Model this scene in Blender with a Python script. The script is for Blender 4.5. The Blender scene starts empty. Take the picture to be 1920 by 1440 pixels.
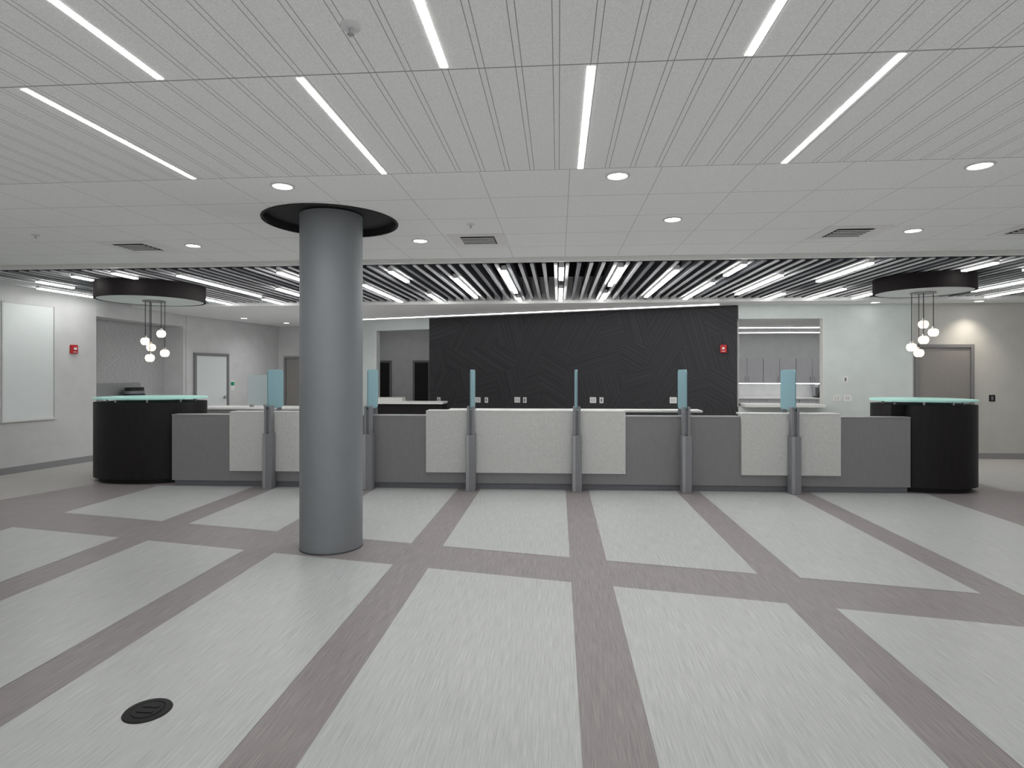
import bpy, bmesh, math, random
from mathutils import Vector, Matrix
random.seed(4)
scene = bpy.context.scene
try:
    scene.view_settings.view_transform = 'Standard'
    scene.view_settings.look = 'None'
except Exception:
    pass
COL = scene.collection

# ------------------------------------------------------------------ materials
def lin(c):
    r = []
    for v in c:
        v = v / 255.0
        r.append(v / 12.92 if v <= 0.04045 else ((v + 0.055) / 1.055) ** 2.4)
    return (r[0], r[1], r[2], 1.0)

def base_mat(name):
    m = bpy.data.materials.new(name)
    m.use_nodes = True
    nt = m.node_tree
    b = nt.nodes.get('Principled BSDF')
    return m, nt, b

def nmath(nt, op, a, b=None, c=None):
    n = nt.nodes.new('ShaderNodeMath')
    n.operation = op
    for i, v in enumerate((a, b, c)):
        if v is None:
            continue
        if isinstance(v, (int, float)):
            n.inputs[i].default_value = v
        else:
            nt.links.new(v, n.inputs[i])
    return n.outputs[0]

def mixcol(nt, fac, a, b):
    n = nt.nodes.new('ShaderNodeMix')
    n.data_type = 'RGBA'
    if isinstance(fac, (int, float)):
        n.inputs[0].default_value = fac
    else:
        nt.links.new(fac, n.inputs[0])
    for idx, v in ((6, a), (7, b)):
        if isinstance(v, tuple):
            n.inputs[idx].default_value = v
        else:
            nt.links.new(v, n.inputs[idx])
    return n.outputs[2]

def position(nt):
    return nt.nodes.new('ShaderNodeNewGeometry').outputs['Position']

def noise(nt, vec, scale, detail=3, stretch=None, rough=0.5):
    if stretch:
        mp = nt.nodes.new('ShaderNodeMapping')
        mp.inputs['Scale'].default_value = stretch
        nt.links.new(vec, mp.inputs[0])
        vec = mp.outputs[0]
    n = nt.nodes.new('ShaderNodeTexNoise')
    n.inputs['Scale'].default_value = scale
    n.inputs['Detail'].default_value = detail
    n.inputs['Roughness'].default_value = rough
    nt.links.new(vec, n.inputs['Vector'])
    return n.outputs['Fac']

def ramp(nt, fac, lo, hi):
    n = nt.nodes.new('ShaderNodeMapRange')
    n.inputs[1].default_value = lo
    n.inputs[2].default_value = hi
    nt.links.new(fac, n.inputs[0])
    return n.outputs[0]

def pm(name, c, rough=0.5, metal=0.0, c2=None, scale=20, stretch=None, bump=0.0, detail=3, lo=0.3, hi=0.7, spec=0.5):
    m, nt, b = base_mat(name)
    if c2 is None:
        c2 = tuple(min(255, v * 1.03 + 1) for v in c)
    p = position(nt)
    f = noise(nt, p, scale, detail, stretch)
    col = mixcol(nt, ramp(nt, f, lo, hi), lin(c), lin(c2))
    nt.links.new(col, b.inputs['Base Color'])
    b.inputs['Roughness'].default_value = rough
    b.inputs['Metallic'].default_value = metal
    b.inputs['Specular IOR Level'].default_value = spec
    if bump:
        bn = nt.nodes.new('ShaderNodeBump')
        bn.inputs['Strength'].default_value = bump
        bn.inputs['Distance'].default_value = 0.01
        nt.links.new(f, bn.inputs['Height'])
        nt.links.new(bn.outputs[0], b.inputs['Normal'])
    return m

def emis(name, c, s):
    m, nt, b = base_mat(name)
    p = position(nt)
    f = noise(nt, p, 5, 1)
    col = mixcol(nt, ramp(nt, f, 0, 1), lin(c), lin(tuple(min(255, v + 2) for v in c)))
    nt.links.new(col, b.inputs['Emission Color'])
    b.inputs['Emission Strength'].default_value = s
    b.inputs['Base Color'].default_value = lin((230, 230, 230))
    return m

def line_mask(nt, s, period, off, width):
    a = nmath(nt, 'SUBTRACT', s, off - width / 2)
    a = nmath(nt, 'DIVIDE', a, period)
    a = nmath(nt, 'FRACT', a)
    return nmath(nt, 'LESS_THAN', a, width / period)

def ceil_mat(name, lines, c=(231, 231, 230), lc=(148, 147, 146)):
    m, nt, b = base_mat(name)
    p = position(nt)
    sx = nt.nodes.new('ShaderNodeSeparateXYZ')
    nt.links.new(p, sx.inputs[0])
    mask = None
    for ax, per, off, w in lines:
        k = line_mask(nt, sx.outputs[ax], per, off, w)
        mask = k if mask is None else nmath(nt, 'MAXIMUM', mask, k)
    f = noise(nt, p, 110, 5, None, 0.7)
    cc = mixcol(nt, ramp(nt, f, 0.3, 0.7), lin(tuple(v - 14 for v in c)), lin(tuple(v + 9 for v in c)))
    col = mixcol(nt, mask, cc, lin(lc))
    nt.links.new(col, b.inputs['Base Color'])
    b.inputs['Roughness'].default_value = 0.9
    b.inputs['Specular IOR Level'].default_value = 0.2
    bn = nt.nodes.new('ShaderNodeBump')
    bn.inputs['Strength'].default_value = 0.3
    bn.inputs['Distance'].default_value = 0.003
    nt.links.new(f, bn.inputs['Height'])
    nt.links.new(bn.outputs[0], b.inputs['Normal'])
    return m

def floor_mat(name, c, c2, rough=0.36):
    m, nt, b = base_mat(name)
    p = position(nt)
    f = noise(nt, p, 1.0, 4, (150, 4, 1), 0.65)
    # subtle plank-to-plank tone shift
    br = nt.nodes.new('ShaderNodeTexBrick')
    mp = nt.nodes.new('ShaderNodeMapping')
    mp.inputs['Rotation'].default_value = (0, 0, math.pi / 2)
    nt.links.new(p, mp.inputs[0]); nt.links.new(mp.outputs[0], br.inputs['Vector'])
    br.inputs['Scale'].default_value = 1.0
    br.inputs['Brick Width'].default_value = 0.9
    br.inputs['Row Height'].default_value = 0.15
    br.inputs['Mortar Size'].default_value = 0.0
    br.inputs['Color1'].default_value = (0.42, 0.42, 0.42, 1)
    br.inputs['Color2'].default_value = (0.58, 0.58, 0.58, 1)
    f = nmath(nt, 'ADD', nmath(nt, 'MULTIPLY', f, 0.88), nmath(nt, 'MULTIPLY', br.outputs['Color'], 0.12))
    col = mixcol(nt, ramp(nt, f, 0.34, 0.66), lin(c), lin(c2))
    nt.links.new(col, b.inputs['Base Color'])
    b.inputs['Roughness'].default_value = rough
    b.inputs['Specular IOR Level'].default_value = 0.35
    return m

def dark_wall_mat():
    m, nt, b = base_mat('carved_dark_wood')
    p = position(nt)
    sx = nt.nodes.new('ShaderNodeSeparateXYZ')
    nt.links.new(p, sx.inputs[0])
    u = nmath(nt, 'SUBTRACT', nmath(nt, 'MULTIPLY', sx.outputs[0], 0.941), nmath(nt, 'MULTIPLY', sx.outputs[1], 0.339))
    cb = nt.nodes.new('ShaderNodeCombineXYZ')
    nt.links.new(u, cb.inputs[0]); nt.links.new(sx.outputs[2], cb.inputs[1])
    v = nt.nodes.new('ShaderNodeTexVoronoi')
    v.voronoi_dimensions = '2D'
    v.inputs['Scale'].default_value = 1.7
    v.inputs['Randomness'].default_value = 0.7
    nt.links.new(cb.outputs[0], v.inputs['Vector'])
    sc = nt.nodes.new('ShaderNodeSeparateColor')
    nt.links.new(v.outputs['Color'], sc.inputs[0])
    ang = nmath(nt, 'ADD', nmath(nt, 'MULTIPLY', nmath(nt, 'FLOOR', nmath(nt, 'MULTIPLY', sc.outputs[0], 3.99)), math.pi / 4), math.pi / 6)
    vr = nt.nodes.new('ShaderNodeVectorRotate')
    vr.rotation_type = 'Z_AXIS'
    nt.links.new(cb.outputs[0], vr.inputs['Vector'])
    nt.links.new(ang, vr.inputs['Angle'])
    f = noise(nt, vr.outputs[0], 1.0, 1, (0.05, 36, 1), 0.5)
    col = mixcol(nt, ramp(nt, f, 0.3, 0.7), lin((50, 50, 52)), lin((68, 68, 71)))
    nt.links.new(col, b.inputs['Base Color'])
    b.inputs['Roughness'].default_value = 0.8
    b.inputs['Specular IOR Level'].default_value = 0.2
    bn = nt.nodes.new('ShaderNodeBump')
    bn.inputs['Strength'].default_value = 0.08
    bn.inputs['Distance'].default_value = 0.02
    nt.links.new(f, bn.inputs['Height'])
    nt.links.new(bn.outputs[0], b.inputs['Normal'])
    return m

def glass_mat(name, c, alpha=0.55, rough=0.25, em=0.0):
    m, nt, b = base_mat(name)
    p = position(nt)
    f = noise(nt, p, 8, 2)
    col = mixcol(nt, ramp(nt, f, 0, 1), lin(c), lin(tuple(min(255, v + 5) for v in c)))
    nt.links.new(col, b.inputs['Base Color'])
    b.inputs['Roughness'].default_value = rough
    b.inputs['Alpha'].default_value = alpha
    if em:
        nt.links.new(col, b.inputs['Emission Color'])
        b.inputs['Emission Strength'].default_value = em
    return m

FX0 = 0.153
PITCH = 0.174
M = {}
M['ceil1'] = ceil_mat('acoustic_plank_ceiling', [(0, PITCH, FX0 + 0.026, 0.004), (0, PITCH, FX0 - 0.004, 0.004), (1, 1.42, 2.75, 0.009)])
M['ceil2'] = ceil_mat('acoustic_tile_ceiling', [(0, 0.64, 0.08, 0.005), (1, 0.636, 4.17, 0.007)], c=(233, 233, 232), lc=(176, 175, 174))
M['ceil3'] = pm('painted_ceiling', (232, 233, 232), 0.8)
M['floor_light'] = floor_mat('light_vinyl', (176, 179, 178), (205, 207, 206))
M['floor_dark'] = floor_mat('taupe_vinyl', (130, 124, 125), (162, 155, 155), 0.42)
M['floor_mid'] = floor_mat('grey_carpet', (172, 170, 168), (192, 190, 187), 0.8)
M['wall'] = pm('grey_paint', (201, 202, 202), 0.75, scale=4)
M['wall_white'] = pm('pale_green_white_paint', (204, 211, 209), 0.7, scale=4)
M['wall_warm'] = pm('warm_grey_paint', (190, 189, 185), 0.75, scale=4)
M['texwall'] = pm('woven_wall_covering', (158, 158, 159), 0.8, c2=(194, 194, 195), scale=14, stretch=(1, 1, 6), bump=0.4, detail=6)
M['blackwall'] = dark_wall_mat()
M['black'] = pm('black_paint', (20, 20, 22), 0.7)
M['plenum'] = pm('black_plenum', (12, 12, 14), 0.9, spec=0.1)
M['baseb'] = pm('grey_rubber_base', (140, 140, 142), 0.6)
M['fascia'] = pm('white_trim_paint', (214, 214, 211), 0.6)
M['colm'] = pm('silver_grey_satin_paint', (134, 138, 142), 0.5, 0.2, scale=2, spec=0.4)
M['colbase'] = pm('dark_reveal', (80, 84, 88), 0.4, 0.3)
M['lam'] = pm('grey_laminate', (135, 133, 135), 0.5, c2=(143, 141, 143), scale=1, stretch=(90, 90, 8))
M['lamdark'] = pm('dark_grey_kick', (118, 120, 126), 0.5)
M['stone'] = pm('speckled_white_quartz', (208, 208, 206), 0.4, c2=(221, 221, 219), scale=34, detail=8, lo=0.3, hi=0.7)
M['white'] = pm('white_solid_surface', (222, 222, 220), 0.4)
M['espresso'] = pm('espresso_wood', (30, 28, 30), 0.5, c2=(38, 35, 37), scale=1, stretch=(60, 60, 3), spec=0.25)
M['drumside'] = pm('matte_espresso', (30, 27, 28), 0.85, spec=0.15)
M['mint'] = glass_mat('mint_glass', (176, 232, 222), 1.0, 0.3, 0.06)  # faint emission added so the glass looks brighter
M['bglass'] = glass_mat('blue_grey_frosted_glass', (136, 171, 180), 0.94, 0.4)
M['cglass'] = glass_mat('clear_pale_glass', (190, 208, 212), 0.35, 0.1)
M['frost'] = glass_mat('frosted_window_glass', (212, 217, 217), 1.0, 0.4, 0.02)
M['alum'] = pm('brushed_aluminium', (165, 166, 168), 0.4, 0.5, scale=1, stretch=(80, 80, 4))
M['post'] = pm('grey_metal_post', (138, 139, 143), 0.5, 0.2)
M['chrome'] = pm('polished_chrome', (170, 170, 172), 0.3, 1.0)
M['capA'] = pm('light_grey_felt', (208, 208, 210), 0.85)
M['capB'] = pm('mid_grey_felt', (172, 173, 176), 0.85)
M['capC'] = pm('dark_grey_felt', (124, 125, 130), 0.85)
M['bafshade'] = pm('shaded_side_felt', (78, 79, 84), 0.9, spec=0.1)  # shade between neighbouring baffles is put into this side colour
M['housing'] = pm('white_fixture_metal', (200, 200, 200), 0.5)
M['led'] = emis('led_diffuser', (255, 253, 250), 26)
M['led2'] = emis('led_diffuser_soft', (255, 253, 250), 27)
M['led3'] = emis('led_diffuser_low', (250, 250, 250), 6)
M['led4'] = emis('led_diffuser_room', (250, 250, 250), 8)
M['downl'] = emis('downlight_lens', (255, 252, 245), 14)
M['red'] = pm('red_plastic', (185, 26, 32), 0.4)
M['plate'] = pm('white_plastic', (228, 228, 226), 0.4)
M['brown'] = pm('taupe_door_paint', (137, 133, 131), 0.55)
M['frame'] = pm('grey_door_frame', (124, 124, 125), 0.5)
M['green'] = pm('green_sign', (30, 140, 100), 0.5)
M['cab'] = pm('grey_cabinet', (176, 176, 179), 0.5, scale=1, stretch=(60, 60, 4))
M['fbox'] = pm('black_floor_box', (30, 30, 31), 0.5, spec=0.2)
M['drumunder'] = pm('white_drum_underside', (205, 205, 206), 0.6)
M['ventgrey'] = pm('grey_vent_panel', (216, 214, 213), 0.6)

def globe_mat():
    m, nt, b = base_mat('warm_cut_glass')
    v = nt.nodes.new('ShaderNodeTexVoronoi')
    v.inputs['Scale'].default_value = 38
    nt.links.new(position(nt), v.inputs['Vector'])
    col = mixcol(nt, ramp(nt, v.outputs['Distance'], 0.35, 0.85), lin((255, 247, 232)), lin((226, 190, 145)))
    nt.links.new(col, b.inputs['Emission Color'])
    nt.links.new(col, b.inputs['Base Color'])
    b.inputs['Emission Strength'].default_value = 2.0
    b.inputs['Roughness'].default_value = 0.2
    return m
M['globe'] = globe_mat()

# ------------------------------------------------------------------ geometry helpers
def wloc(o):
    v = Vector((0, 0, 0))
    while o is not None:
        v += o.location
        o = o.parent
    return v

def mk(name, verts, faces, mat, parent=None, smooth=False, bevel=0.0, fmats=None, seg=2):
    xs = [v[0] for v in verts]; ys = [v[1] for v in verts]; zs = [v[2] for v in verts]
    c = Vector(((min(xs) + max(xs)) / 2, (min(ys) + max(ys)) / 2, min(zs)))
    me = bpy.data.meshes.new(name)
    bm = bmesh.new()
    bv = [bm.verts.new(Vector(v) - c) for v in verts]
    for i, f in enumerate(faces):
        fc = bm.faces.new([bv[k] for k in f])
        if fmats:
            fc.material_index = fmats[i]
    bmesh.ops.recalc_face_normals(bm, faces=bm.faces)
    if bevel > 0:
        es = [e for e in bm.edges if len(e.link_faces) == 2 and e.calc_face_angle(0) > 0.7]
        bmesh.ops.bevel(bm, geom=es, offset=bevel, segments=seg, affect='EDGES', profile=0.6)
    if smooth:
        for f in bm.faces:
            f.smooth = True
        for e in bm.edges:
            if len(e.link_faces) == 2 and e.calc_face_angle(0) > 0.6:
                e.smooth = False
    bm.to_mesh(me); bm.free()
    mats = mat if isinstance(mat, list) else [mat]
    for mm in mats:
        me.materials.append(M[mm])
    o = bpy.data.objects.new(name, me)
    COL.objects.link(o)
    if parent is not None:
        o.parent = parent
        o.location = c - wloc(parent)
    else:
        o.location = c
    return o

def box(name, x0, x1, y0, y1, z0, z1, mat, parent=None, bevel=0.0):
    v = [(x0, y0, z0), (x1, y0, z0), (x1, y1, z0), (x0, y1, z0), (x0, y0, z1), (x1, y0, z1), (x1, y1, z1), (x0, y1, z1)]
    f = [(0, 3, 2, 1), (4, 5, 6, 7), (0, 1, 5, 4), (1, 2, 6, 5), (2, 3, 7, 6), (3, 0, 4, 7)]
    return mk(name, v, f, mat, parent, bevel=bevel)

def prism(name, pts, a0, a1, mat, parent=None, bevel=0.0, axis='z', smooth=False):
    n = len(pts)
    def P(p, a):
        if axis == 'z': return (p[0], p[1], a)
        if axis == 'x': return (a, p[0], p[1])
        return (p[0], a, p[1])
    v = [P(p, a0) for p in pts] + [P(p, a1) for p in pts]
    f = [tuple(range(n - 1, -1, -1)), tuple(range(n, 2 * n))]
    for i in range(n):
        j = (i + 1) % n
        f.append((i, j, n + j, n + i))
    return mk(name, v, f, mat, parent, bevel=bevel, smooth=smooth)

def lathe(name, prof, cx, cy, mat, parent=None, seg=48, closed=False):
    v = []; f = []
    rings = []
    for r, z in prof:
        if r < 1e-6:
            rings.append([len(v)]); v.append((cx, cy, z))
        else:
            rings.append(list(range(len(v), len(v) + seg)))
            for i in range(seg):
                a = 2 * math.pi * i / seg
                v.append((cx + r * math.cos(a), cy + r * math.sin(a), z))
    pairs = list(zip(rings[:-1], rings[1:]))
    if closed:
        pairs.append((rings[-1], rings[0]))
    for A, B in pairs:
        for i in range(seg):
            j = (i + 1) % seg
            if len(A) == 1 and len(B) == 1: continue
            if len(A) == 1: f.append((A[0], B[i], B[j]))
            elif len(B) == 1: f.append((A[i], A[j], B[0]))
            else: f.append((A[i], A[j], B[j], B[i]))
    return mk(name, v, f, mat, parent, smooth=True)

def rrect(x0, x1, y0, y1, r, n=6):
    pts = []
    for cx, cy, a0 in ((x1 - r, y1 - r, 0), (x0 + r, y1 - r, 90), (x0 + r, y0 + r, 180), (x1 - r, y0 + r, 270)):
        for i in range(n + 1):
            a = math.radians(a0 + 90 * i / n)
            pts.append((cx + r * math.cos(a), cy + r * math.sin(a)))
    return pts

def empty(name, loc, label, cat, group=None):
    o = bpy.data.objects.new(name, None)
    o.empty_display_size = 0.2
    COL.objects.link(o)
    o.location = loc
    return tag(o, label, cat, group)

def tag(o, label, cat, group=None):
    o['label'] = label; o['category'] = cat
    if group: o['group'] = group
    return o

def struct(o):
    o['kind'] = 'structure'
    return o

def kids(o):
    return [c for c in bpy.data.objects if c.parent is o]

def copy_thing(o, newloc):
    n = o.copy(); COL.objects.link(n); n.location = newloc
    for c in kids(o):
        k = c.copy(); COL.objects.link(k); k.parent = n
        for g in kids(c):
            q = g.copy(); COL.objects.link(q); q.parent = k
    return n

def wallseg(name, p0, p1, z0, z1, mat, th=0.12, side=1):
    d = Vector((p1[0] - p0[0], p1[1] - p0[1])).normalized()
    n = Vector((-d.y, d.x)) * side * th
    pts = [p0, p1, (p1[0] + n.x, p1[1] + n.y), (p0[0] + n.x, p0[1] + n.y)]
    return struct(prism(name, pts, z0, z1, mat))

def wbox(name, P, t, n, w, th, z0, z1, mat, parent=None, bevel=0.0, off=0.0, shift=0.0):
    t = Vector(t).normalized(); n = Vector(n).normalized()
    P = Vector(P) + n * off + t * shift
    a = P - t * w / 2; b = P + t * w / 2
    pts = [tuple(a), tuple(b), tuple(b + n * th), tuple(a + n * th)]
    return prism(name, pts, z0, z1, mat, parent, bevel=bevel)

# ------------------------------------------------------------------ SHELL
H = 3.07
YB = -3.0
CX, CY = -2.14, 5.45
# floor
def floor():
    v = []; f = []; fm = []
    def poly(pts, z, m):
        i0 = len(v)
        for p in pts: v.append((p[0], p[1], z))
        f.append(tuple(range(i0, i0 + len(pts)))); fm.append(m)
    poly([(-10, YB), (10, YB), (10, 18.6), (-10, 18.6)], 0.0, 0)
    lo = lambda x: 4.68 - 0.203 * x
    up = lambda x: 5.305 - 0.207 * x
    cols = [(-5.77, -4.36), (-4.0, -2.9), (-2.58, -1.41), (-1.09, 0.10), (0.42, 1.62), (1.93, 3.13), (3.42, 4.95)]
    for a, b in cols:
        ya = 8.30 + 0.025 * a; yb = 8.30 + 0.025 * b
        poly([(a, up(a)), (b, up(b)), (b, yb), (a, ya)], 0.0015, 1)
        poly([(a, YB), (b, YB), (b, lo(b)), (a, lo(a))], 0.0015, 1)
    poly([(-9.9, 5.2), (-7.75, 5.2), (-7.27, 6.68), (-6.8, 8.17), (-6.8, 18.5), (-9.9, 18.5)], 0.001, 2)
    poly([(6.2, 8.7), (9.9, 7.9), (9.9, 18.5), (6.2, 18.5)], 0.001, 2)
    o = mk('floor', v, f, ['floor_dark', 'floor_light', 'floor_mid'], fmats=fm)
    for p in o.data.polygons:
        if p.normal.z < 0: p.flip()
    return struct(o)
floor()

def ceiling():
    v = []; f = []; fm = []
    def rect(x0, x1, y0, y1, m):
        i = len(v)
        v.extend([(x0, y0, H), (x0, y1, H), (x1, y1, H), (x1, y0, H)])
        f.append((i, i + 1, i + 2, i + 3)); fm.append(m)
    rect(-10, 10, YB, 4.17, 0)
    s = 0.8
    rect(-10, 10, 4.17, CY - s, 1)
    rect(-10, CX - s, CY - s, CY + s, 1)
    rect(CX + s, 10, CY - s, CY + s, 1)
    rect(-10, 10, CY + s, 7.35, 1)
    n = 64; i0 = len(v)
    for i in range(n):
        a = 2 * math.pi * i / n
        c, q = math.cos(a), math.sin(a)
        v.append((CX + 0.6 * c, CY + 0.6 * q, H))
        k = s / max(abs(c), abs(q))
        v.append((CX + k * c, CY + k * q, H))
    for i in range(n):
        j = (i + 1) % n
        f.append((i0 + 2 * i, i0 + 2 * j, i0 + 2 * j + 1, i0 + 2 * i + 1)); fm.append(1)
    return struct(mk('ceiling', v, f, ['ceil1', 'ceil2'], fmats=fm))
ceiling()
# fascia, plenum and rear ceilings
struct(box('trim_1', -10, 10, 7.35, 7.42, 3.02, 3.47, 'fascia'))
struct(box('ceiling', -10, 10, 7.42, 11.25, 3.45, 3.5, 'plenum'))
struct(box('ceiling', -10, 10, 11.25, 11.9, 2.95, 3.5, 'ceil3'))
struct(box('ceiling', -10, 3.45, 11.9, 18.6, 2.95, 3.0, 'ceil3'))
struct(box('ceiling', 3.45, 9.6, 11.97, 17.2, 2.70, 2.75, 'ceil3'))

# left walls
struct(box('wall_left', -9.0, -8.87, YB, 8.55, 0, H, 'wall'))
wallseg('wall_left', (-8.87, 8.55), (-8.55, 10.35), 0, 3.45, 'wall', 0.12, 1)
# niche
wallseg('wall_left', (-9.0, 10.35), (-9.0, 12.9), 0, 2.68, 'texwall', 0.12, 1)
struct(box('wall_left', -9.0, -8.67, 10.35, 10.42, 0, 2.68, 'wall'))
struct(box('wall_left', -9.1, -8.55, 12.9, 13.0, 0, 2.68, 'wall'))
struct(box('wall_left', -9.1, -8.55, 10.35, 13.0, 2.68, 3.45, 'wall'))
# wall beyond niche (slanted) with door opening skin
sl = 0.55 / 3.5
wx = lambda y: -8.55 + sl * (y - 12.9)
wallseg('wall_left', (wx(13.0), 13.0), (wx(16.4), 16.4), 0, 2.95, 'wall', 0.12, 1)
struct(box('wall_back', -8.1, -6.0, 16.4, 16.52, 0, 2.95, 'wall'))
struct(box('wall_back', -6.12, -6.0, 16.52, 18.2, 0, 2.95, 'wall_warm'))
struct(box('wall_back', -6.12, -2.9, 18.2, 18.3, 0, 2.95, 'wall'))
# wall containing the dark panel
by = lambda x: 14.23 - 0.36 * (x + 3.14)
T = (0.941, -0.339); N = (-0.339, -0.941)
wallseg('wall_back', (-6.0, by(-6.0)), (-4.63, by(-4.63)), 0, 2.95, 'wall_white', 0.16, 1)
wallseg('wall_back', (-4.63, by(-4.63)), (-3.14, by(-3.14)), 2.69, 2.95, 'wall_white', 0.16, 1)
wallseg('wall_back', (-3.14, by(-3.14)), (3.47, by(3.47)), 0, 2.95, 'blackwall', 0.14, 1)
struct(box('wall_back', -3.1, -2.98, 14.5, 18.2, 0, 2.95, 'wall'))
# right wall plane
YR = 11.85
struct(box('wall_right', 3.5, 5.11, YR, YR + 0.12, 2.68, 3.45, 'wall_white'))
struct(box('wall_right', 3.5, 5.11, YR, YR + 0.12, 0, 0.97, 'wall_white'))
struct(box('wall_right', 5.11, 6.74, YR, YR + 0.12, 0, 3.45, 'wall_white'))
struct(box('wall_right', 6.74, 9.1, YR + 0.03, YR + 0.15, 0, 3.45, 'wall_warm'))
struct(box('wall_right', 9.0, 9.1, YB, YR + 0.03, 0, 3.45, 'wall'))
struct(box('wall_right', 3.45, 3.55, 12.0, 17, 0, 2.7, 'wall'))
struct(box('wall_right', 8.3, 8.4, 12.0, 17, 0, 2.7, 'wall'))
struct(box('wall_right', 3.45, 8.4, 17, 17.1, 0, 2.7, 'wall'))
# opening trims
struct(box('trim_2', 5.08, 5.11, YR - 0.01, YR + 0.13, 0.97, 2.68, 'fascia'))
struct(wbox('trim_3', (-4.63, by(-4.63)), T, N, 0.05, 0.02, 0, 2.69, 'fascia'))
# baseboards
wb = lambda nm, p0, p1: wallseg(nm, p0, p1, 0, 0.11, 'baseb', 0.015, -1)
struct(box('baseboard_left', -8.87, -8.855, YB, 8.55, 0, 0.11, 'baseb'))
wb('baseboard_left', (-8.87, 8.55), (-8.55, 10.35))
wb('baseboard_left', (wx(13.0), 13.0), (wx(13.15), 13.15))
struct(box('baseboard_right', 7.9, 9.0, YR + 0.012, YR + 0.03, 0, 0.11, 'baseb'))
struct(box('baseboard_right', 5.11, 6.74, YR - 0.016, YR, 0, 0.11, 'baseb'))

# window on left wall
wt = Vector((8.87 - 8.55, 1.8)).normalized(); wn = Vector((wt.y, -wt.x))
def wl(y): return (-8.87 + (y - 8.55) * 0.32 / 1.8, y)
win = struct(wbox('window_1', wl(9.17), wt, wn, 0.80, 0.008, 0.86, 2.76, 'frost', bevel=0.002))
struct(wbox('trim_4', wl(9.17), wt, wn, 0.88, 0.05, 0.835, 0.86, 'fascia', bevel=0.004))
struct(wbox('trim_5', wl(9.58), wt, wn, 0.02, 0.02, 0.86, 2.78, 'wall'))
struct(wbox('trim_6', wl(8.76), wt, wn, 0.02, 0.02, 0.86, 2.78, 'wall'))
struct(wbox('trim_7', wl(9.17), wt, wn, 0.80, 0.02, 2.76, 2.78, 'wall'))

# doors
def door(name, P, t, n, w, h, leafmat, framemat, handle=True, glass=False):
    e = bpy.data.objects.new(name, None); COL.objects.link(e); e.location = (P[0], P[1], 0); e['kind'] = 'structure'
    wbox('door_frame', P, t, n, 0.06, 0.05, 0, h, framemat, e, shift=-(w / 2 - 0.03))
    wbox('door_frame', P, t, n, 0.06, 0.05, 0, h, framemat, e, shift=(w / 2 - 0.03))
    wbox('door_head', P, t, n, w - 0.12, 0.05, h - 0.06, h, framemat, e)
    wbox('door_leaf', P, t, n, w - 0.13, 0.025, 0.01, h - 0.065, leafmat, e, bevel=0.002)
    if handle:
        wbox('door_handle', P, t, n, 0.12, 0.025, 1.0, 1.025, 'alum', e, off=0.05, shift=w / 2 - 0.17, bevel=0.004)
        wbox('handle_plate', P, t, n, 0.05, 0.03, 0.98, 1.05, 'alum', e, off=0.025, shift=w / 2 - 0.14)
    return e
st = Vector((sl, 1)).normalized(); sn = Vector((st.y, -st.x))
door('door_1', (wx(13.77), 13.77), st, sn, 1.15, 2.10, 'frost', 'frame')
door('door_2', (-7.3, 16.4), (1, 0), (0, -1), 1.05, 2.08, 'brown', 'frame')
door('door_3', (7.31, YR + 0.03), (1, 0), (0, -1), 1.06, 2.17, 'brown', 'frame')
door('door_4', (-5.48, 18.2), (1, 0), (0, -1), 0.55, 2.0, 'black', 'frame', False)
door('door_5', (-4.25, 18.2), (1, 0), (0, -1), 0.55, 2.0, 'black', 'frame', False)  # black leaf stands in for an open doorway in shade

# LED cove line in front of dark wall
cv0 = Vector((-4.75, 14.15)); cv1 = Vector((3.05, 11.52))
mid = (cv0 + cv1) / 2; tt = (cv1 - cv0).normalized(); nn = Vector((tt.y, -tt.x)); L = (cv1 - cv0).length
e = empty('cove_light', (mid.x, mid.y, 2.90), 'long continuous white LED strip along the soffit before the dark wall', 'ceiling light')
wbox('housing', mid, tt, nn, L + 0.04, 0.10, 2.93, 2.9499, 'housing', e)
wbox('diffuser', mid, tt, nn, L, 0.06, 2.915, 2.93, 'led3', e, off=0.02)

# ------------------------------------------------------------------ COLUMN
c = empty('column', (CX, CY, 0), 'round silver-grey painted column rising from floor to ceiling', 'column')
lathe('shaft', [(0, 0.012), (0.287, 0.012), (0.287, 3.12), (0, 3.12)], CX, CY, 'colm', c, 96)
lathe('base_trim', [(0.283, 0.0), (0.291, 0.0), (0.291, 0.012), (0.283, 0.012)], CX, CY, 'colbase', c, 96, closed=True)
k = lathe('column_collar', [(0.60, 3.060), (0.618, 3.057), (0.622, 3.068), (0.602, 3.07), (0.602, 3.16), (0.0, 3.16), (0.0, 3.13), (0.585, 3.13), (0.59, 3.063)], CX, CY, 'black', None, 96)
tag(k, 'black circular recessed collar in the ceiling around the column', 'column collar')

# ------------------------------------------------------------------ COUNTER
ROT = []
LX, RX = -5.58, 4.76
FY = 8.30
ct = empty('teller_counter', (0, FY, 0), 'long grey laminate teller counter with pale stone facing panels', 'counter')
box('body', LX, RX, FY, FY + 0.16, 0.08, 1.02, 'lam', ct, bevel=0.003)
box('toe_kick', LX + 0.02, RX - 0.02, FY + 0.04, FY + 0.15, 0, 0.08, 'lamdark', ct)
box('cap', LX, RX, FY - 0.005, FY + 0.17, 1.02, 1.035, 'alum', ct, bevel=0.002)
def panel(a, b, z0, z1):
    o = box('stone_panel', a, b, FY - 0.045, FY - 0.0005, z0, z1, 'stone', ct, bevel=0.003)
    o['label'] = 'pale speckled stone facing panel'
    t = box('stone_panel_top', a, b, FY - 0.0445, FY + 0.2, z1 + 0.0005, z1 + 0.02, 'stone', ct, bevel=0.003)
panel(-4.70, -3.50, 0.23, 1.06)
panel(-1.86, 0.925, 0.235, 1.085)
panel(2.50, 3.82, 0.235, 1.06)
ROT.append(ct)
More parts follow.
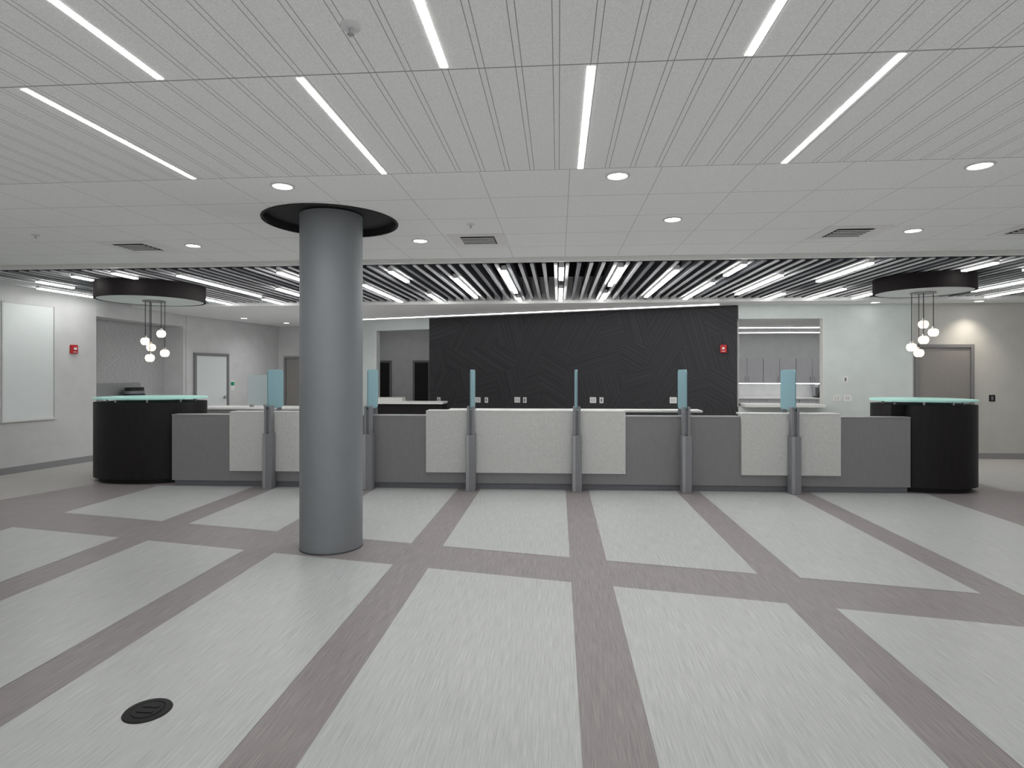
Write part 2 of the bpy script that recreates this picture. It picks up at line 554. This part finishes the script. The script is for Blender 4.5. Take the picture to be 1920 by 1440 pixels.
wk = empty('teller_worktop', (-0.2, 8.8, 0), 'white worktop behind the teller counter', 'worktop')
box('top', -5.4, 4.5, FY + 0.24, FY + 0.85, 0.9, 0.94, 'white', wk, bevel=0.004)
for x in (-5.3, -2.0, 1.2, 4.4):
    box('support', x - 0.02, x + 0.02, FY + 0.3, FY + 0.8, 0, 0.9, 'lam', wk)
ROT.append(wk)
lg = empty('counter_ledge', (-0.2, 8.6, 0), 'thin white transaction ledge on grey brackets', 'ledge')
box('top', -1.6, 2.05, FY + 0.24, FY + 0.55, 1.07, 1.10, 'white', lg, bevel=0.004)
for x in (-1.5, 0.25, 1.9):
    box('bracket', x - 0.02, x + 0.02, FY + 0.3, FY + 0.5, 0.94, 1.07, 'lam', lg)
ROT.append(lg)

def divider(x, lab):
    d = empty('teller_divider', (x, 8.25, 0), lab, 'privacy divider', 'privacy dividers along the teller counter')
    box('pedestal', x - 0.066, x + 0.066, FY - 0.175, FY - 0.0465, 0, 0.78, 'post', d, bevel=0.002)
    box('pedestal_face', x - 0.060, x - 0.02, FY - 0.180, FY - 0.175, 0.01, 0.775, 'alum', d)
    box('post', x - 0.05, x - 0.018, FY - 0.155, FY - 0.06, 0.78, 1.17, 'post', d, bevel=0.002)
    box('post', x + 0.018, x + 0.05, FY - 0.155, FY - 0.06, 0.78, 1.17, 'post', d, bevel=0.002)
    box('clamp', x - 0.018, x + 0.018, FY - 0.14, FY - 0.08, 0.785, 1.12, 'lamdark', d)
    g = prism('glass_panel', rrect(FY - 0.15, FY + 0.34, 1.125, 1.68, 0.05), x - 0.008, x + 0.008, 'bglass', d, axis='x', bevel=0.002)
    g['label'] = 'blue-grey frosted glass screen with rounded corners'
    box('foot', x - 0.03, x + 0.03, FY + 0.205, FY + 0.235, 0.0, 1.124, 'lamdark', d)
    ROT.append(d)
for x in (-4.09, -2.66, -1.215, 0.25, 1.73, 3.175):
    divider(x, 'grey metal divider post with blue-grey frosted glass screen')

# rotate counter run slightly
R = Matrix.Rotation(0.025, 4, 'Z')
piv = Vector((0, FY, 0))
for o in ROT:
    o.location = piv + R @ (o.location - piv)
    o.rotation_euler.z += 0.025

# ------------------------------------------------------------------ RECEPTION DESKS
def superell(cx, cy, a, b, n=2.4, seg=96, clip=None):
    pts = []
    for i in range(seg):
        th = 2 * math.pi * i / seg
        c_, s_ = math.cos(th), math.sin(th)
        x = cx + a * math.copysign(abs(c_) ** (2 / n), c_)
        y = cy + b * math.copysign(abs(s_) ** (2 / n), s_)
        pts.append((x, y))
    if clip:
        xc, side, yc = clip
        out = []
        m = len(pts)
        for i in range(m):
            p, q = pts[i], pts[(i + 1) % m]
            inp = (p[0] - xc) * side > 0 and p[1] < yc
            inq = (q[0] - xc) * side > 0 and q[1] < yc
            if not inp: out.append(p)
            if inp != inq:
                if (p[0] - xc) * (q[0] - xc) < 0:
                    t = (xc - p[0]) / (q[0] - p[0]); yy = p[1] + t * (q[1] - p[1])
                    if inp: out += [(xc, yc), (xc, yy)]
                    else: out += [(xc, yy), (xc, yc)]
                else:
                    t = (yc - p[1]) / (q[1] - p[1]); xx = p[0] + t * (q[0] - p[0])
                    out.append((xx, yc))
        pts = out
    return pts

def desk(cx, cy, a, b, clip, gl):
    d = empty('reception_desk', (cx, cy, 0), 'rounded dark espresso reception desk with mint glass top', 'reception desk', 'rounded reception desks')
    prism('body', superell(cx, cy, a, b, clip=clip), 0.07, 1.19, 'espresso', d, smooth=True)
    cl2 = (clip[0], clip[1], clip[2] + 0.02)
    prism('toe_kick', superell(cx, cy, a - 0.07, b - 0.07, clip=cl2), 0, 0.07, 'black', d, smooth=True)
    g = prism('glass_top', superell(cx, cy, a + 0.01, b + 0.01), 1.238, 1.262, 'mint', d, smooth=True)
    g['label'] = 'pale mint-edged frosted glass transaction top'
    for i in range(8):
        th = 2 * math.pi * (i + 0.5) / 8
        x = cx + (a - 0.14) * math.cos(th); y = cy + (b - 0.12) * math.sin(th)
        lathe('standoff', [(0, 1.19), (0.018, 1.19), (0.018, 1.238), (0, 1.238)], x, y, 'chrome', d, 12)
desk(-6.33, 8.78, 0.785, 0.6, (-5.60, 1, 8.35), 0)
desk(5.20, 8.92, 0.64, 0.52, (4.80, -1, 8.64), 0)

# ------------------------------------------------------------------ DRUMS AND PENDANTS
def drum(cx, cy, r, zb):
    d = empty('ceiling_drum', (cx, cy, zb), 'dark round ceiling drum with pale underside above the desk', 'ceiling drum', 'round ceiling drums above desks')
    lathe('side_band', [(r - 0.03, zb), (r, zb), (r, 2.995), (r - 0.03, 2.995)], cx, cy, 'drumside', d, 96, closed=True)
    lathe('underside', [(0, zb + 0.004), (r - 0.031, zb + 0.004), (r - 0.031, zb + 0.03), (0, zb + 0.03)], cx, cy, 'drumunder', d, 96)
def pend(cx, cy, zb, items):
    d = empty('pendant_cluster', (cx, cy, zb), 'cluster of five small glowing glass pendants on a chrome canopy', 'pendant light', 'pendant clusters above desks')
    z = zb + 0.0035
    lathe('canopy', [(0, z), (0.16, z), (0.16, z - 0.018), (0, z - 0.018)], cx, cy, 'chrome', d, 48)
    for dx, dy, gz in items:
        x, y = cx + dx, cy + dy
        lathe('cord', [(0, gz + 0.085), (0.005, gz + 0.085), (0.005, z - 0.018), (0, z - 0.018)], x, y, 'black', d, 8)
        lathe('cap', [(0, gz + 0.055), (0.025, gz + 0.055), (0.02, gz + 0.085), (0, gz + 0.085)], x, y, 'chrome', d, 16)
        pr = [(0, gz - 0.055), (0.034, gz - 0.055), (0.055, gz - 0.037), (0.067, gz), (0.058, gz + 0.037), (0.034, gz + 0.055), (0, gz + 0.055)]
        lathe('globe', pr, x, y, 'globe', d, 24)
drum(-6.31, 8.75, 0.75, 2.75)
drum(5.2, 8.9, 0.62, 2.78)
pend(-6.27, 8.75, 2.75, [(0.10, 0.02, 2.24), (-0.11, -0.05, 2.12), (-0.11, 0.08, 2.03), (0.11, 0.09, 1.94), (0.0, -0.1, 1.86)])
pend(5.2, 8.9, 2.78, [(0.04, 0.06, 2.33), (0.14, 0.0, 2.21), (-0.04, -0.08, 2.10), (-0.14, 0.03, 2.0), (0.0, 0.1, 1.92)])

# ------------------------------------------------------------------ BAFFLES
Y0, Y1 = 7.44, 11.23
pat = ['A', 'C', 'A', 'B', 'A', 'C', 'B', 'A', 'B', 'C']
protos = {}
BP = 0.15
x = 0.04 + BP / 2 - BP * 57
i = 0
while x < 8.8:
    kind = pat[(i * 7 + (i // 3)) % 10]
    if kind not in protos:
        b = empty('ceiling_baffle', (x, 9.3, 3.0), {'A': 'light grey', 'B': 'mid grey', 'C': 'dark grey'}[kind] + ' felt ceiling baffle with shade-coloured sides hanging from the black plenum', 'ceiling baffle', 'parallel ceiling baffles')
        box('panel', x - 0.022, x + 0.022, Y0, Y1, 3.016, 3.13, 'bafshade', b, bevel=0.002)
        box('lit_bottom', x - 0.0225, x + 0.0225, Y0, Y1, 3.0, 3.016, 'cap' + kind, b, bevel=0.002)  # pale strip split from the darkened sides so the bottom looks lit
        for yy in (8.0, 10.6):
            lathe('hanger', [(0, 3.13), (0.004, 3.13), (0.004, 3.45), (0, 3.45)], x, yy, 'black', b, 6)
        protos[kind] = b
    else:
        copy_thing(protos[kind], (x, 9.3, 3.0))
    x += BP; i += 1

fix = [(.04,7.55,8.55),(.04,9.45,11.1),(.79,7.6,9.2),(.79,10.1,11.15),(1.54,7.85,10.6),(2.29,7.5,8.35),(2.29,9.0,11.0),(3.04,8.35,10.4),(3.79,7.5,9.0),(3.79,10.3,11.15),(4.54,9.8,11.15),(5.29,7.6,8.2),(5.29,10.4,11.1),(6.79,8.8,10.3),(7.54,9.9,11.1),(-.71,7.7,9.9),(-.71,10.6,11.15),(-1.46,8.3,10.5),(-2.21,7.65,8.55),(-2.21,10.0,11.15),(-2.96,8.8,11.0),(-3.71,7.6,8.3),(-4.46,9.1,10.8),(-5.21,7.75,10.0),(-5.36,10.4,11.15),(-6.41,10.2,11.15),(-5.96,7.5,7.95),(-6.71,7.7,8.05),(-7.61,8.1,8.75),(-8.21,8.75,10.1),(6.04,7.5,8.2)]
for fx, a, b_ in fix:
    e = empty('linear_light', (fx, (a + b_) / 2, 2.955), 'slim white linear light hung between the ceiling baffles', 'ceiling light', 'linear lights between baffles')
    box('housing', fx - 0.034, fx + 0.034, a, b_, 2.975, 3.04, 'housing', e, bevel=0.003)
    box('diffuser', fx - 0.03, fx + 0.03, a + 0.01, b_ - 0.01, 2.960, 2.975, 'led2', e)
    for yy in (a + 0.1, b_ - 0.1):
        lathe('hanger', [(0, 3.04), (0.003, 3.04), (0.003, 3.45), (0, 3.45)], fx, yy, 'alum', e, 6)

# front recessed linear lights
front = [(-2.675, 2.77, 4.16), (-1.245, 2.77, 4.16), (.153, 2.77, 4.16), (1.53, 2.77, 4.16),
         (-1.925, 1.36, 2.73), (-.531, 1.36, 2.73), (.851, 1.36, 2.73)]
for yy in (-0.05, -2.9):
    for xx in (-2.6, -1.245, .153, 1.53):
        front.append((xx, yy, yy + 1.37))
for fx, a, b_ in front:
    e = empty('ceiling_light', (fx, (a + b_) / 2, 3.068), 'narrow recessed white LED line in the plank ceiling', 'ceiling light', 'recessed linear ceiling lights')
    box('housing', fx - 0.019, fx + 0.019, a - 0.003, b_ + 0.003, 3.0697, 3.10, 'housing', e)
    box('diffuser', fx - 0.0175, fx + 0.0175, a, b_, 3.0685, 3.0696, 'led', e)

# downlights
def downlight(x, y, z, r=0.075):
    e = empty('downlight', (x, y, z - 0.012), 'round recessed white downlight with thin trim ring', 'ceiling light', 'round recessed downlights')
    lathe('trim_ring', [(r, z - 0.010), (r + 0.014, z - 0.006), (r + 0.016, z - 0.0005), (r - 0.004, z - 0.0005), (r - 0.004, z - 0.008)], x, y, 'housing', e, 40, closed=True)
    lathe('lens', [(0, z - 0.006), (r - 0.005, z - 0.006), (r - 0.005, z - 0.001), (0, z - 0.001)], x, y, 'downl', e, 40)
FRONTDL = ((-2.1, 4.37), (.427, 4.33), (2.89, 4.31), (-1.49, 6.31), (1.06, 5.61), (3.55, 6.24), (-4.09, 6.35))
for x, y in FRONTDL:
    downlight(x, y, H)
BACKDL = ((-7.6, 13.8), (-7.2, 15.2), (-5.4, 12.6), (7.7, 11.5), (5.9, 11.55))
for x, y in BACKDL:
    downlight(x, y, 2.95)

# vents
def vent(x, y):
    e = empty('air_vent', (x, y, H - 0.012), 'square grey ceiling air diffuser with dark louvres', 'air vent', 'square ceiling air diffusers')
    box('plate', x - 0.3, x + 0.3, y - 0.28, y + 0.28, H - 0.006, H - 0.0005, 'ventgrey', e)
    box('recess', x - 0.18, x + 0.18, y - 0.18, y + 0.18, H - 0.008, H - 0.006, 'black', e)
    for k in range(5):
        yy = y - 0.14 + 0.07 * k
        pts = [(yy - 0.018, H - 0.016), (yy + 0.016, H - 0.016), (yy + 0.024, H - 0.0085), (yy + 0.006, H - 0.0085)]
        prism('louvre', pts, x - 0.17, x + 0.17, 'ventgrey', e, axis='x')
for x, y in ((-.85, 6.33), (-4.76, 6.38), (2.94, 6.28), (4.75, 6.28)):
    vent(x, y)

def sprink(x, y, s=1.0):
    e = empty('ceiling_sprinkler', (x, y, H - 0.06), 'small brass and white ceiling fire sprinkler', 'sprinkler', 'ceiling sprinklers')
    lathe('escutcheon', [(0, H + 0.01), (0.055 * s, H + 0.01), (0.05 * s, H - 0.01), (0.02 * s, H - 0.014), (0, H - 0.014)], x, y, 'housing', e, 24)
    lathe('body', [(0, H - 0.014), (0.012 * s, H - 0.014), (0.008 * s, H - 0.035), (0, H - 0.035)], x, y, 'alum', e, 12)
    lathe('deflector', [(0, H - 0.035), (0.018 * s, H - 0.035), (0.018 * s, H - 0.038), (0, H - 0.038)], x, y, 'alum', e, 16)
sprink(-.85, 2.37, 0.8); sprink(-.84, 5.64, 0.7); sprink(-5.4, 5.73, 0.7)

# ------------------------------------------------------------------ FLOOR BOX
e = empty('floor_outlet', (-1.99, 2.73, 0), 'black round floor power outlet cover set in pale vinyl', 'floor outlet')
lathe('outer_ring', [(0.0, 0.002), (0.108, 0.002), (0.104, 0.007), (0.078, 0.009), (0.074, 0.006), (0, 0.006)], -1.99, 2.73, 'fbox', e, 64)
lathe('lid', [(0.0, 0.006), (0.07, 0.006), (0.068, 0.010), (0, 0.0105)], -1.99, 2.73, 'fbox', e, 48)
box('lid_latch', -2.03, -1.95, 2.70, 2.72, 0.0105, 0.013, 'fbox', e, bevel=0.001)
box('lid_latch', -2.03, -1.95, 2.745, 2.765, 0.0105, 0.013, 'fbox', e, bevel=0.001)

# ------------------------------------------------------------------ WALL DEVICES
def alarm(P, t, n, z, off=0.001):
    e = empty('fire_alarm', (P[0], P[1], z), 'red wall-mounted fire alarm with white strobe', 'fire alarm', 'red fire alarms')
    wbox('body', P, t, n, 0.12, 0.045, z - 0.078, z + 0.078, 'red', e, bevel=0.008, off=off)
    wbox('strobe', P, t, n, 0.045, 0.02, z - 0.01, z + 0.03, 'plate', e, bevel=0.004, off=off + 0.045)
    wbox('pull_bar', P, t, n, 0.06, 0.008, z - 0.055, z - 0.044, 'plate', e, off=off + 0.045)
alarm(wl(9.91), wt, wn, 2.05)
alarm((3.24, by(3.24)), T, N, 2.10)
def outlet(P, t, n, z, w=0.085, col='plate', slots=1):
    e = empty('wall_outlet', (P[0], P[1], z), 'small ' + ('black' if col == 'black' else 'white') + ' wall plate with outlet faces', 'wall outlet', 'wall outlet plates')
    wbox('plate', P, t, n, w, 0.008, z - 0.062, z + 0.062, col, e, bevel=0.002, off=0.001)
    for s in range(slots):
        sh = (s - (slots - 1) / 2) * 0.05
        wbox('face', P, t, n, 0.034, 0.003, z - 0.035, z + 0.035, 'lamdark' if slots == 1 else 'housing', e, off=0.009, shift=sh)
for x, z, w, s in ((-2.88, .97, .09, 1), (-1.88, .99, .14, 2), (-1.67, .99, .085, 1), (-.93, 1.01, .14, 2), (-.755, 1.01, .085, 1), (.744, 1.04, .14, 2), (.92, 1.04, .085, 1), (2.33, 1.07, .14, 2)):
    outlet((x, by(x)), T, N, z, w, 'plate', s)
for x, z, w, s in ((5.50, 1.5, .085, 1), (5.34, 1.14, .14, 2), (5.54, 1.14, .14, 2)):
    outlet((x, YR), (1, 0), (0, -1), z, w, 'plate', s)
outlet((8.18, YR + 0.03), (1, 0), (0, -1), 1.15, .11, 'black', 1)
e = empty('wall_sign', (wx(14.50), 14.50, 1.2), 'small white room sign with green band beside door', 'sign')
wbox('plate', (wx(14.50), 14.50), st, sn, 0.16, 0.01, 1.18, 1.42, 'plate', e, off=0.001, bevel=0.002)
wbox('band', (wx(14.50), 14.50), st, sn, 0.13, 0.003, 1.30, 1.39, 'green', e, off=0.011)

# ------------------------------------------------------------------ RIGHT BREAK ROOM
xx = 4.72
for k in range(4):
    e = empty('wall_cabinet', (xx + 0.43, 16.8, 1.34), 'grey two-door wall cabinet above the lit worktop', 'cabinet', 'grey wall cabinets')
    box('body', xx, xx + 0.855, 16.66, 16.999, 1.34, 2.02, 'cab', e)
    for q in range(2):
        a = xx + 0.005 + q * 0.425
        dd = box('door', a, a + 0.415, 16.64, 16.66, 1.345, 2.015, 'cab', e, bevel=0.003)
        hx = a + (0.37 if q == 0 else 0.04)
        box('handle', hx - 0.005, hx + 0.005, 16.615, 16.64, 1.38, 1.52, 'alum', dd)
    xx += 0.86
e = empty('undercabinet_light', (6.4, 16.8, 1.3), 'thin white light strip under the wall cabinets', 'light')
box('diffuser', 4.75, 8.1, 16.72, 16.76, 1.318, 1.339, 'led3', e)
xx = 4.72
for k in range(4):
    e = empty('base_cabinet', (xx + 0.43, 16.7, 0), 'grey base cabinet with two doors under white worktop', 'cabinet', 'grey base cabinets')
    box('body', xx, xx + 0.855, 16.42, 16.999, 0, 0.91, 'cab', e)
    for q in range(2):
        a = xx + 0.005 + q * 0.425
        box('door', a, a + 0.418, 16.40, 16.42, 0.1, 0.9, 'cab', e, bevel=0.003)
    xx += 0.86
tag(box('worktop', 4.7, 8.2, 16.38, 16.999, 0.911, 0.95, 'white', bevel=0.003), 'white worktop over grey base cabinets', 'worktop')
e = empty('coffee_machine', (7.1, 16.75, 0.95), 'small steel and black coffee machine on the worktop', 'coffee machine')
box('base', 6.98, 7.22, 16.55, 16.9, 0.95, 0.98, 'black', e, bevel=0.005)
box('tank', 6.98, 7.22, 16.75, 16.9, 0.98, 1.22, 'alum', e, bevel=0.01)
box('head', 6.98, 7.22, 16.55, 16.9, 1.22, 1.31, 'alum', e, bevel=0.01)
lathe('carafe', [(0, 0.98), (0.06, 0.98), (0.07, 1.04), (0.05, 1.12), (0, 1.12)], 7.1, 16.65, 'black', e, 20)
tag(box('pass_through_ledge', 3.56, 5.04, YR - 0.22, YR + 0.3, 0.971, 1.03, 'white', bevel=0.004), 'white ledge across the pass-through opening', 'ledge')
for yy, zz in ((14.2, 2.7), (16.0, 2.7)):
    e = empty('ceiling_light', (5.8, yy, zz - 0.03), 'long white linear ceiling light in the side room', 'ceiling light', 'side room strip lights')
    box('housing', 3.7, 8.1, yy - 0.05, yy + 0.05, zz - 0.02, zz + 0.01, 'housing', e)
    box('diffuser', 3.72, 8.08, yy - 0.04, yy + 0.04, zz - 0.035, zz - 0.02, 'led4', e)
e = empty('ceiling_light', (-4.6, 17.0, 2.92), 'long white linear ceiling light in the rear corridor', 'ceiling light', 'side room strip lights')
box('housing', -5.9, -3.2, 16.95, 17.05, 2.93, 2.96, 'housing', e)
box('diffuser', -5.88, -3.22, 16.96, 17.04, 2.915, 2.93, 'led3', e)

# ------------------------------------------------------------------ BACK COUNTERS
e = empty('back_counter', (-6.0, 11.9, 0), 'pale grey rear work counter with white top', 'counter')
box('body', -7.4, -4.65, 11.65, 12.25, 0, 0.88, 'lam', e)
box('top', -7.45, -4.6, 11.6, 12.3, 0.88, 0.92, 'white', e, bevel=0.004)
e = empty('glass_screen', (-6.1, 11.8, 0.92), 'clear pale glass screen with metal feet on rear counter', 'glass screen')
prism('pane', rrect(-6.42, -5.93, 0.96, 1.58, 0.04), 11.79, 11.802, 'cglass', e, axis='y')
box('foot', -6.36, -6.30, 11.76, 11.84, 0.921, 0.98, 'alum', e, bevel=0.004)
box('foot', -6.06, -6.0, 11.76, 11.84, 0.921, 0.98, 'alum', e, bevel=0.004)
e = empty('rear_credenza', (-3.2, 12.3, 0), 'dark rear credenza with white top and raised end', 'credenza')
box('body', -3.85, -2.4, 12.1, 12.6, 0, 0.98, 'espresso', e)
box('top', -3.87, -2.38, 12.05, 12.62, 0.98, 1.02, 'white', e, bevel=0.004)
box('raised_end', -3.85, -3.3, 12.3, 12.6, 1.021, 1.10, 'stone', e, bevel=0.004)
# niche beverage station
e = empty('niche_cabinet', (-8.8, 11.6, 0), 'grey cabinet with steel splash panel in wall niche', 'cabinet')
box('body', -8.999, -8.62, 10.6, 12.5, 0, 1.08, 'cab', e)
box('top', -8.999, -8.6, 10.6, 12.52, 1.08, 1.12, 'white', e, bevel=0.004)
box('splash_panel', -8.999, -8.98, 10.62, 12.1, 1.121, 1.42, 'alum', e)
for k in range(3):
    t = empty('serving_tray', (-8.78, 11.65, 1.12 + k * 0.07), 'dark oval serving tray stacked on niche cabinet', 'tray', 'stacked trays')
    prism('rim', superell(-8.78, 11.65, 0.13, 0.24 - 0.02 * k, 2.6, 32), 1.1205 + k * 0.07, 1.185 + k * 0.07, 'black' if k != 1 else 'lamdark', t, bevel=0.008)

# ------------------------------------------------------------------ LIGHT / WORLD / CAMERA
def spot(x, y, z, p, up=False, size=172, col=(1, 1, 1), r=0.15, tilt=0):
    l = bpy.data.lights.new('spot', 'SPOT'); l.energy = p; l.spot_size = math.radians(size); l.spot_blend = 1.0; l.shadow_soft_size = r; l.color = col
    o = bpy.data.objects.new('spot', l); COL.objects.link(o); o.location = (x, y, z)
    o.rotation_euler = (math.radians(180 if up else tilt), 0, 0)
spot(7.7, 11.5, 2.92, 45, size=95, col=(1, 0.9, 0.75), r=0.05, tilt=12)
for y, p in ((-1.5, 9), (1.0, 12.5), (3.5, 14), (6.4, 12)):  # added unseen uplights at floor level, brightening the ceiling
    for x in (-6.5, -3.9, -1.3, 1.3, 3.9, 6.5):
        spot(x, y, 0.2, p, True)
for x in (-6.0, -3.0, 0, 3.0, 6.0):  # more added uplights, hidden behind the counter, brightening the baffles
    spot(x, 10.2, 0.2, 20, True)
for x, y, p in ((-7.0, 14.2, 20), (-4.6, 16.9, 5), (-5.0, 12.9, 20)):  # added uplights out of sight in the rear rooms, brightening them
    spot(x, y, 0.2, p, True)
# lamps inside the front downlights
for x, y in FRONTDL:
    spot(x, y, 3.05, 27, size=150, r=0.07)
for x, y in ((-6.6, 6.9), (6.2, 6.9)):  # extra lamps without fittings, added to brighten the far floor
    spot(x, y, 3.05, 36, size=150, r=0.07)
for x, y, p in ((-7.2, 12.0, 55), (-7.2, 14.6, 50), (-5.4, 13.4, 40), (5.9, 10.6, 12)):  # lamps added apart from the downlights to brighten the rear walls
    spot(x, y, 2.92, p, size=160, r=0.08)
for x in (4.6, 6.4):  # lamps added below the strip lights to brighten the side room
    spot(x, 14.6, 2.62, 50, size=165, r=0.08)

w = bpy.data.worlds.new('world'); scene.world = w; w.use_nodes = True
bg = w.node_tree.nodes['Background']
bg.inputs[0].default_value = (1.0, 0.995, 0.99, 1); bg.inputs[1].default_value = 0.75

cd = bpy.data.cameras.new('camera'); cam = bpy.data.objects.new('camera', cd); COL.objects.link(cam)
cam.location = (0, 0, 1.65)
cam.rotation_euler = (math.radians(90), 0, math.radians(4.48))
cd.sensor_width = 36; cd.lens = 1110 / 1920 * 36
cd.shift_y = -23 / 1920
cd.clip_start = 0.05
scene.camera = cam
